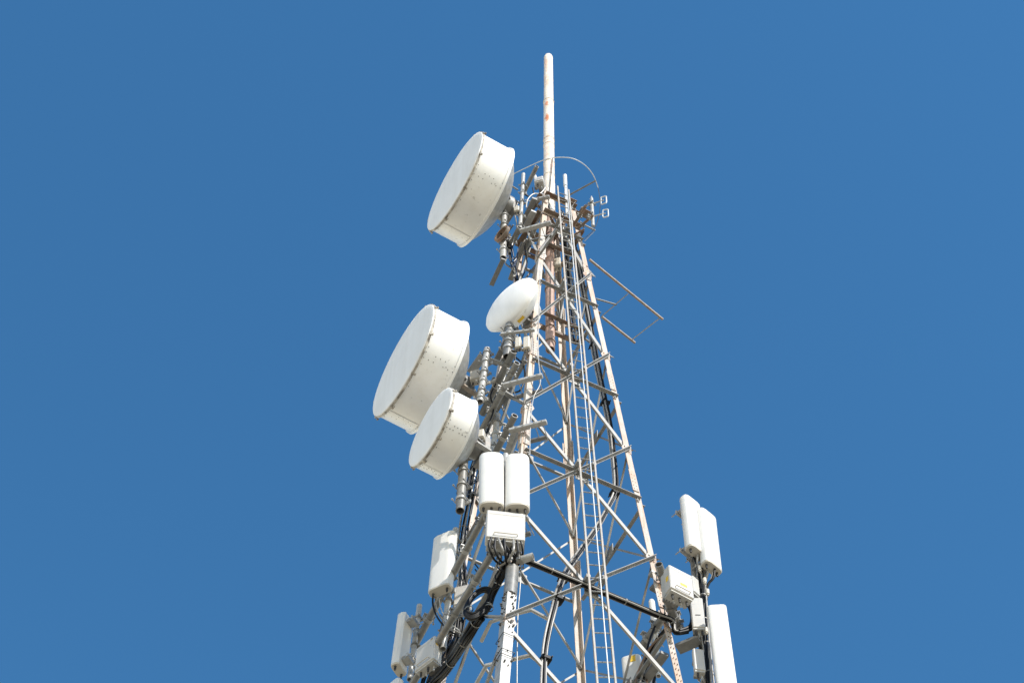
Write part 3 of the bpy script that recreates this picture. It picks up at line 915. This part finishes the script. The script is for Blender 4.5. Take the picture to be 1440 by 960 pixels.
# ------------------------------------------------------------------ bent bracket rails round the near leg
for lab, pp in (('upper bent steel rail passing behind the near leg', ((677, 901), (690, 874), (712, 866), (747, 857), (773, 871))),
                ('lower bent steel rail passing behind the near leg', ((660, 978), (684, 935), (712, 929), (745, 921), (763, 933)))):
    z = at(pp[2][0], pp[2][1], -1.15).z
    P = [atz(x, y, z) for x, y in pp]
    mb = MB(); mb.path(P, 0.026, 8, smooth=1)
    solo('bent_rail', mb, M_GALVL, lab, 'rail', P[-1], 'bent rails at the near leg')

# ------------------------------------------------------------------ cables
CB = 'cable bundles'
bundle('cable_bundle', 'long grey and black cable run down inside the tower, then in front of the bracing',
       [(800, 330, .1), (811, 362, .1), (826, 437, 0.0), (839, 509, -.1), (849, 556, -.2), (858, 600, -.25), (863, 642, -.3), (866, 688, -.35),
        (857, 712, -.4), (838, 746, -.6), (815, 779, -.8), (797, 806, -1.0), (786, 833, -1.2), (780, 856, -1.36), (771, 893, -1.4), (766.5, 926, -1.42), (765, 980, -1.45)],
       7, 0.0155, 0.044, [M_GREYC, M_BLACK, M_GREYC, M_BLACK, M_GALVL], group=CB, ties=0, seed=3)
for (x, y, dd) in ((785, 843, -1.3), (767, 927, -1.42), (793, 812, -1.05), (864, 694, -.36), (851, 567, -.2), (835, 487, -.05)):
    p = at(x, y, dd); mb = MB(); mb.box(p, U, W, ZUP, 0.13, 0.12, 0.07, 0.01)
    for q in (-1, 1): mb.tube(p + U*.05*q - W*.09, p + U*.05*q + W*.09, 0.01, 6)
    solo('cable_hanger', mb, M_BLACK, {843: 'black cable hanger where the main cable run crosses in front of the long brace', 927: 'black cable hanger lowest on the main cable run',
         812: 'black cable hanger where the main cable run meets the thick black level run', 694: 'black cable hanger under the level brace where the main cable run bends',
         567: 'black cable hanger on the straight part of the main cable run, upper middle', 487: 'black cable hanger nearest the tower head'}[y], 'cable hanger', p, 'black cable hangers')
FB = face_norm('near', 'right')
bundle('cable_bundle', 'thick black cable run lashed along a level brace from near leg to right leg',
       [at(716, 776, -1.45)] + [corner('near', LH[4] - .03).lerp(corner('right', LH[4] - .03), q) + FB*.075 for q in (0.08, .3, .5, .7, .9, 1.0)]
       + [at(950, 888, -.6), at(968, 887, -.6)],
       7, 0.0135, 0.026, [M_BLACK, M_BLACK, M_GREYC, M_BLACK], group=CB, ties=7, seed=5, wob=0.1)
bundle('cable_bundle', 'thick black rope of cables running from the cable coil down to the left',
       [(676, 866, -1.1), (668, 877, -.95), (658, 893, -.75), (649, 908, -.5), (639, 924, -.2), (626, 942, .1), (612, 958, .4), (600, 985, .7)],
       14, 0.016, 0.052, [M_BLACK], group=CB, ties=4, seed=8, wob=0.5)
bundle('cable_bundle', 'narrow sheaf of black cables from the near leg down to the coil',
       [(718, 772, -1.5), (714, 790, -1.5), (708, 806, -1.4), (700, 821, -1.3), (692, 836, -1.2), (688, 850, -1.15), (680, 863, -1.1)],
       8, 0.015, 0.034, [M_BLACK], group=CB, ties=3, seed=9, wob=0.3)
bundle('cable_bundle', 'tangle of black cables at the lower left behind the radio box',
       [(643, 872, .4), (634, 900, .4), (622, 925, .5), (608, 950, .6), (598, 985, .7)], 12, 0.017, 0.09, [M_BLACK, M_BLACK, M_BLACK, M_BLUE], group=CB, seed=12, wob=1.2)
bundle('cable_bundle', 'slack black cables climbing past the left tall panel toward the drum dishes',
       [(716, 500, .1), (704, 545, .15), (691, 585, .2), (677, 625, .2), (667, 660, .25), (660, 700, .3), (653, 740, .3), (649, 775, .3), (651, 810, .3), (650, 850, .3), (644, 895, .3)],
       9, 0.013, 0.055, [M_BLACK, M_GREYC, M_BLACK, M_BLACK, M_BLUE, M_BLACK, M_BLACK], group=CB, ties=9, seed=14, wob=1.6)
bundle('cable_bundle', 'black cables climbing behind the tower head toward the topmost drum dish',
       [(706, 330, -.3), (716, 345, -.2), (722, 372, -.1), (728, 400, 0), (730, 430, -.3), (722, 470, -.5), (716, 508, -.5)],
       6, 0.012, 0.04, [M_BLACK, M_BLUE, M_BLACK], group=CB, ties=5, seed=15, wob=2)
bundle('cable_bundle', 'thin cables hanging down inside the ladder face',
       [(789, 300, -.1), (793, 330, 0), (797, 360, .1), (802, 400, .1), (806, 440, .1), (812, 480, .1)],
       7, 0.012, 0.07, [M_GREYC, M_BLACK, M_GALVL, M_BLACK], group=CB, ties=0, seed=16, wob=2)
# coil
cc = at(671, 849, -1.12)
e1 = (at(695, 828, -1.12) - cc); e2 = (at(688, 872, -1.12) - cc)
t = thing('cable_coil', 'oval coil of thick black cable hanging left of the near leg', 'cable coil', cc)
rr = random.Random(4)
for k in range(11):
    a = 1.0 + rr.uniform(-.13, .13)
    off = V3((rr.uniform(-.01, .01), rr.uniform(-.03, .03), rr.uniform(-.02, .02)))
    P = []
    for j in range(16):
        ph = 2*pi*j/16
        q_ = 17.0*a*cos(ph); w_ = (20.5*a)*sin(ph); px = 673 + q_*.95 - w_*.30; py = 847 + w_*.92 - q_*.30
        P.append(at(px, py, -1.16) + off)
    mb = MB(); mb.path(P, 0.018, 8, closed=True, smooth=3); obj('cable_turn', mb, M_BLACK, t)
for ph in (0.4, 2.6, 4.3):
    p = at(673 + 16*cos(ph), 847 + 18.5*sin(ph), -1.16)
    mb = MB(); tg = (at(673 + 16*cos(ph+.1), 847 + 18.5*sin(ph+.1), -1.16) - p)
    mb.lathe([(-.008, .052), (-.008, .058), (.008, .058), (.008, .052)], p, tg, 14); obj('tie_band', mb, M_TIE, t)

# jumper cables under the antennas
def jumper(label, pts, r=0.012, material=M_BLACK, group='jumper cables'):
    P = [at(*p) for p in pts]; mb = MB(); mb.path(P, r, 8)
    return solo('jumper_cable', mb, material, label, 'cable', P[-1], group)
JL = [
 ('leftmost black jumper hanging in a bow from the front radio box', [(691, 755, -1.7), (688, 768, -1.7), (694, 785, -1.6), (706, 795, -1.5)], M_BLACK, .015),
 ('second black jumper hanging from the front radio box, inside the leftmost bow', [(697, 756, -1.7), (696, 772, -1.7), (703, 787, -1.6), (714, 794, -1.5)], M_BLACK, .015),
 ('grey jumper slanting from the middle of the front radio box', [(701, 757, -1.7), (706, 770, -1.72), (712, 785, -1.6), (716, 796, -1.5)], M_GREYC, .015),
 ('black jumper straight down from the middle of the front radio box', [(709, 758, -1.7), (710, 772, -1.7), (712, 788, -1.6), (714, 800, -1.45)], M_BLACK, .018),
 ('grey jumper bowing left from the right end of the front radio box', [(722, 759, -1.7), (722, 773, -1.72), (714, 788, -1.6), (702, 796, -1.5)], M_GREYC, .015),
 ('black jumper right of the bowed grey one under the front radio box', [(727, 760, -1.7), (728, 775, -1.68), (722, 788, -1.6), (716, 797, -1.5)], M_BLACK, .015),
 ('rightmost black jumper under the front radio box', [(732, 760, -1.7), (735, 772, -1.65), (734, 785, -1.55), (728, 795, -1.5)], M_BLACK, .012),
 ('black jumper crossing from left to right under the front radio box', [(706, 760, -1.66), (716, 774, -1.66), (724, 786, -1.58), (722, 797, -1.5)], M_BLACK, .016),
 ('outer black jumper bowing down from the left tall panel', [(609, 834, .1), (609, 851, .1), (616, 869, .1), (630, 885, .1), (645, 893, .1)], M_BLACK, .013),
 ('grey jumper bowing down from the left tall panel', [(613, 833, .1), (613, 851, .1), (620, 868, .1), (634, 883, .1), (648, 890, .1)], M_GREYC, .012),
 ('light jumper bowing down from the left tall panel, innermost of three', [(622, 831, .1), (618, 842, .1), (622, 860, .1), (633, 876, .1), (646, 886, .1)], M_GALVL, .010),
 ('black jumper from the left end of the higher right hand panel', [(973, 772, -.65), (975, 782, -.6), (981, 795, -.55), (985, 815, -.5), (984, 845, -.5)], M_BLACK, .016),
 ('black jumper from the right end of the higher right hand panel', [(981, 779, -.65), (981, 792, -.6), (986, 806, -.55), (989, 830, -.5), (990, 870, -.5)], M_GREYC, .016),
 ('grey jumper from the left end of the lower right hand panel', [(996, 793, -.6), (995, 806, -.58), (991, 822, -.5), (989, 850, -.5), (990, 900, -.5)], M_GREYC, .016),
 ('black jumper bowing from the right end of the lower right hand panel', [(1005, 799, -.6), (1003, 812, -.58), (996, 821, -.55), (991, 840, -.5), (992, 880, -.5)], M_BLACK, .019),
 ('thick black cable looping from the box with two stickers to the boom end', [(951, 830, -.65), (957, 842, -.65), (968, 851, -.62), (973, 866, -.62), (970, 880, -.62), (956, 886, -.65)], M_BLACK, .024),
 ('black cable looping under the box with two stickers', [(962, 836, -.65), (966, 846, -.62), (973, 856, -.6), (977, 872, -.6), (972, 884, -.62), (955, 889, -.65)], M_BLACK, .02),
 ('pair of cable tails dropping from the right of the box with two stickers', [(968, 838, -.66), (971, 848, -.62), (980, 850, -.55), (988, 880, -.5), (992, 930, -.5)], M_BLACK, .015),
 ('blue jumper loop beside the pipe of the topmost drum dish', [(713, 352, -.25), (715, 363, -.25), (720, 369, -.25), (727, 362, -.25), (728, 350, -.25)], M_BLUE, .010),
 ('lower blue jumper loop beside the pipe of the topmost drum dish', [(708, 366, -.25), (714, 373, -.25), (722, 374, -.22), (727, 366, -.2)], M_BLUE, .010),
 ('light curved lead at the foot of the cream pole', [(771, 264, -.4), (768, 272, -.4), (757, 278, -.4), (748, 283, -.4), (738, 281, -.42)], M_GALVL, .012),
 ('second light curved lead at the foot of the cream pole, below the first', [(767, 264, -.4), (760, 272, -.4), (750, 273, -.42), (742, 281, -.42), (740, 292, -.42)], M_GALVL, .012),
 ('dark curved lead under the sensor box', [(749, 264, -.4), (750, 273, -.4), (742, 276, -.42), (735, 270, -.43)], M_BLACK, .012),
 ('thin pale wire hanging down the near leg from the lens shaped dish', [(760, 370, -.95), (758, 430, -1.05), (757, 500, -1.15), (760, 537, -1.2), (750, 560, -1.25), (746, 600, -1.35), (745, 640, -1.45)], M_GALVL, .007),
 ('thin pale wire hanging beside the near leg below the front radio box', [(733, 797, -1.45), (731, 830, -1.45), (728, 870, -1.48), (727, 960, -1.5)], M_GALVL, .007),
 ('black lead dropping behind the front radio box', [(738, 715, -1.5), (737, 750, -1.45), (735, 785, -1.4), (730, 800, -1.4)], M_BLACK, .012),
 ('white feeder loop behind the lens shaped dish', [(750, 424, -.8), (757, 429, -.8), (760, 440, -.85), (757, 450, -.9), (752, 456, -.95)], M_GALVL, .018),
 ('pale curved waveguide from the largest drum dish to the boom', [(676, 538, -.4), (688, 538, -.5), (700, 532, -.55), (706, 524, -.6)], M_GALVL, .03),
 ('black cable draped below the clamp bar by the largest drum dish', [(722, 500, -.6), (735, 512, -.9), (738, 530, -1.0), (732, 548, -1.0), (722, 552, -.9)], M_BLACK, .014),
]
for lab, pts, mt_, r_ in JL: jumper(lab, pts, r_, mt_)
bundle('cable_bundle', 'tight sheaf of grey and black cables down the right hand upright pipe',
       [(985, 790, -.5), (988, 830, -.5), (990, 870, -.5), (994, 910, -.5), (999, 960, -.5), (1002, 990, -.5)], 8, 0.013, 0.055, [M_BLACK, M_GREYC, M_BLACK], group=CB, ties=6, seed=21, wob=1.0)
bundle('cable_bundle', 'dark cables running down inside the right leg past the stickered panel',
       [(938, 885, -.2), (925, 900, 0), (912, 925, .2), (903, 950, .3), (898, 980, .3)], 6, 0.015, 0.05, [M_BLACK, M_GREYC, M_RUSTY], group=CB, ties=3, seed=22, wob=1.5)

# ------------------------------------------------------------------ odds and ends in the clutter on the left
GX = 'bracket bars behind the drum dishes'
flatbar('light flat bar across the pipe right of the largest drum dish', (679, 502), -0.55, (707, 512), 0.07, 0.03, M_GALVL, group=GX)
flatbar('broad grey plate behind the right edge of the largest drum dish', (679, 500), -0.45, (662, 524), 0.14, 0.03, M_GALVL, group=GX)
flatbar('pale bar poking out right of the foot of the largest drum dish', (651, 542), -0.45, (671, 557), 0.07, 0.04, M_TAN, group=GX)
flatbar('pale bar just right of the smallest drum dish, above the left front panel', (670, 623), -0.85, (689, 635), 0.07, 0.04, M_GALVL, group=GX)
flatbar('grey bar between the two open ended boom pipes', (711, 552), -0.85, (738, 568), 0.05, 0.04, M_GALV, group=GX)
flatbar('grey bar beside the left tall panel leading to the tower', (628, 866), 0.3, (622, 890), 0.09, 0.03, M_GALV, group=GX)
for lab, x, y, d_, w_, h_, dd_ in (
    ('small grey amplifier box between the largest drum dish and the pipe beside it', 669, 531, -0.42, 0.16, 0.26, 0.14),
    ('small white bracket box at the right edge of the smallest drum dish', 676, 613, -0.75, 0.12, 0.20, 0.12),
    ('small pale box under the lens shaped dish beside the near leg', 741, 484, -1.12, 0.10, 0.34, 0.10),
    ('second small pale box under the lens shaped dish, left of the first', 729, 484, -1.05, 0.09, 0.30, 0.10),
    ('small grey box on the ladder side just below the tower head', 783, 372, 0.1, 0.16, 0.30, 0.12),
    ('tiny white box at the foot of the white stick pipe', 727, 296, -0.42, 0.10, 0.18, 0.10)):
    c = at(x, y, d_); f_ = HV(-0.3, -0.95); s_ = HV(0.95, -0.3)
    t = thing('junction_box', lab, 'small box', c, 'small junction boxes')
    mb = MB(); mb.box(c, s_, f_, ZUP, w_, dd_, h_, 0.012); bd = obj('housing', mb, M_CAP, t)
    for q in (-.25, .25):
        mb = MB(); mb.tube(c + s_*w_*q - ZUP*h_/2, c + s_*w_*q - ZUP*(h_/2 + .06), 0.014, 8); obj('connector', mb, M_DARK, t)
# dark studs and wire bands on the lower near leg
r5 = random.Random(11)
zlo, zhi = at(712, 985, -1.6).z, at(716, 842, -1.5).z
near_leg = [o for o in bpy.data.objects if o.get('label') == 'near leg, studded with bolts'][0]
mb = MB(); mb.ell(corner('near', zlo) - (U + W)*.012, corner('near', zhi) - (U + W)*.012, U, W, .125, .010, .165)
obj('leg_sleeve', mb, M_GALVL, near_leg)
mb = MB(); zs2 = at(717, 803, -1.45).z
mb.tube((corner('near', zhi) + corner('near', zhi) + (U + W)*.1)/2, corner('near', zs2) + (U + W)*.05, .085, 14)
obj('shade_toned_sleeve', mb, M_GALV, near_leg)  # upper stretch of sleeve in darker steel, its shade put into the colour
for k in range(52):
    z_ = zlo + (zhi - zlo)*(1 - (1 - r5.random())*r5.random())
    if r5.random() < .55:
        p = corner('near', z_) - U*.012 + W*r5.uniform(.02, .145); nrm = -U
    else:
        p = corner('near', z_) - W*.012 + U*r5.uniform(.02, .11); nrm = -W
    mb = MB(); mb.tube(p, p + nrm*r5.uniform(.012, .03), r5.uniform(.007, .012), 6)
    obj('stud', mb, M_DARK, near_leg)
for zz_ in (at(712, 905, -1.55).z, at(712, 930, -1.55).z, at(712, 938, -1.55).z):
    c0 = corner('near', zz_)
    P = [c0 - U*.03 - W*.03, c0 + U*.14 - W*.03, c0 + U*.14 + W*.17, c0 - U*.03 + W*.17]
    mb = MB(); mb.path(P, 0.006, 6, closed=True, smooth=1); obj('wire_band', mb, M_DARK, near_leg)

# more steelwork crowding the tower head
GH = 'small rods and bars inside the tower head'
for lab, p0, d0, p1, th_, mt_ in (
    ('rod crossing left of the ladder top', (757, 300), -0.3, (776, 330), .030, M_GALV),
    ('short brown bar under the foot of the cream pole', (770, 296), -0.45, (783, 322), .045, M_TAN),
    ('dark rod from the ladder to the right leg under the loop antenna', (800, 334), -0.3, (822, 322), .028, M_RUSTY),
    ('thin grey bar behind the ladder below the tower head', (786, 345), 0.0, (812, 356), .03, M_GALV),
    ('pale bar inside the tower head left of the pink brown pipe', (752, 345), -0.1, (768, 356), .04, M_GALVL),
    ('dark bar inside the tower head right of the pink brown pipe', (780, 380), 0.2, (796, 366), .04, M_RUSTY),
    ('thin rod left of the near leg under the light clamp bar', (741, 336), -0.5, (727, 358), .03, M_GALV),
    ('thin rod poking left under the topmost drum dish', (722, 316), -0.4, (712, 330), .022, M_GALV)):
    flatbar(lab, p0, d0, p1, th_, th_*.8, mt_, group=GH)
for lab, pts in (
    ('loop of black cable inside the tower head beside the ladder', [(783, 330, 0), (790, 342, 0), (797, 338, .1), (795, 326, .1)]),
    ('slack grey cable inside the tower head behind the ladder', [(801, 322, .1), (806, 345, .1), (799, 365, .1), (803, 392, .1)]),
    ('black cable hanging left of the near leg under the tower head', [(744, 322, -.3), (738, 345, -.3), (741, 372, -.35), (733, 392, -.4)]),
    ('grey cable hanging beside the white stick pipe', [(729, 283, -.42), (724, 300, -.4), (727, 320, -.4), (720, 345, -.35)]),
    ('black cable dropping beside the fat upright pipe', [(722, 470, -.9), (727, 488, -.9), (724, 506, -.85), (729, 524, -.8)]),
    ('black cable looping left of the two open ended boom pipes', [(697, 540, -.5), (690, 556, -.5), (694, 576, -.5), (686, 598, -.5)])):
    jumper(lab, pts, 0.012, M_GREYC if 'grey' in lab else M_BLACK)

# crowded gear beside the lower right leg
vpipe('white upright pipe low behind the right leg, left of it', (921, 868), (926, 950), 0.45, 0.034, (.2, .45, .7, .9), M_PANEL)
vpipe('pale upright pipe beside the stickered panel behind the bracing', (910, 905), (914, 990), 0.75, 0.040, (.2, .4, .6), M_GALVL)
GR = 'bars beside the lower right leg'
flatbar('grey plate bar from the right leg to the cable pipe, under the slim box', (953, 912), -0.45, (984, 899), 0.15, 0.05, M_GALV, group=GR)
flatbar('grey bar crossing behind the right leg low down', (935, 918), -0.1, (903, 962), 0.12, 0.05, M_GALV, group=GR)
flatbar('short pale bar where the upper boom meets the right leg', (914, 805), -0.55, (936, 815), 0.09, 0.05, M_GALVL, group=GR)
flatbar('short pale bar where the lower boom meets the right leg', (924, 862), -0.55, (948, 872), 0.09, 0.05, M_GALVL, group=GR)
flatbar('dark bracket bar between the right leg and the boom pipes', (918, 822), -0.3, (932, 830), 0.16, 0.05, M_GALV, group=GR)
flatbar('small pale bar left of the slim box with the slot', (952, 842), -0.55, (962, 848), 0.10, 0.06, M_GALVL, group=GR)
for lab, pts, r_ in (
    ('black cable sagging left of the right leg at the picture foot', [(921, 880, .3), (912, 905, .3), (906, 935, .3), (900, 975, .3)], .016),
    ('grey cable behind the right leg leaning to the stickered panel', [(930, 890, .2), (918, 915, .3), (896, 945, .5), (885, 975, .5)], .014),
    ('thick black cable behind the white upright pipe', [(928, 900, .5), (917, 925, .5), (921, 950, .5), (912, 980, .5)], .020),
    ('black loop at the foot of the slim box with the slot', [(978, 880, -.6), (976, 893, -.58), (982, 903, -.55), (986, 915, -.5)], .012),
    ('grey tail under the slim box with the slot', [(984, 878, -.65), (986, 895, -.6), (990, 915, -.55), (993, 940, -.5)], .010),
    ('black tail under the little grey white box', [(985, 938, -.6), (987, 950, -.58), (992, 962, -.5), (994, 985, -.5)], .012),
    ('light curved tail right of the two slanting panels', [(1004, 801, -.6), (999, 815, -.56), (993, 824, -.5), (988, 838, -.5)], .010)):
    jumper(lab, pts, r_, M_GREYC if ('grey' in lab or 'light' in lab) else M_BLACK)
# small white couplings on the jumpers below the right hand pair
for lab, x, y in (('white coupling on the jumpers, the highest on the right hand cable pipe', 984, 799), ('white coupling on the jumpers, middle of the right hand cable pipe top', 991, 816),
                  ('white coupling beside the finned box', 995, 832), ('white coupling beside the slim box with the slot', 993, 886)):
    c = at(x, y, -.62); mb = MB(); mb.tube(c - ZUP*.045, c + ZUP*.045, .026, 10); mb.tube(c - ZUP*.07, c - ZUP*.045, .017, 10)
    solo('cable_coupling', mb, M_CAP, lab, 'coupling', c, 'white cable couplings')
right_leg = [o for o in tower.children if o.name.startswith('leg')][1]
for k in range(14):
    z_ = at(955, 975, -.7).z + k*0.11
    for q in (.03, .07):
        p = corner('right', z_) + W*0 - U*q; nrm = -W
        mb = MB(); mb.tube(p, p + nrm*.02, .006, 6); obj('stud', mb, M_RUSTY, right_leg)

r9 = random.Random(31)
strays = (('left of the left tall panel pipe', 650, 700, .2), ('beside the upper boom pipe', 655, 760, .2), ('between the two long boom pipes', 652, 812, .2),
          ('above the cable coil', 668, 806, -.6), ('under the cable coil', 650, 898, -.3), ('at the lower left picture foot', 615, 935, .3),
          ('behind the smallest drum dish', 668, 668, .1), ('beside the largest dish pipe', 700, 548, -.5), ('under the front radio box on the left', 703, 790, -1.5),
          ('under the lens shaped dish', 727, 474, -.95), ('below the topmost dish pipe', 718, 376, -.2), ('beside the narrow cable sheaf', 700, 815, -1.3))
for i, (w_, x, y, d_) in enumerate(strays):
    pts = [(x + r9.uniform(-5, 3), y - 14, d_), (x + r9.uniform(-9, 6), y - 5, d_ + r9.uniform(-.1, .1)), (x + r9.uniform(-6, 9), y + 5, d_ + r9.uniform(-.1, .1)),
           (x + r9.uniform(-9, 4), y + 13, d_), (x + r9.uniform(2, 9), y + 8, d_), (x + r9.uniform(0, 6), y - 6, d_)]
    jumper('thin stray loop of cable ' + w_, pts, r9.uniform(.006, .011), (M_BLACK, M_GREYC, M_BLACK)[i % 3], 'stray cable loops')
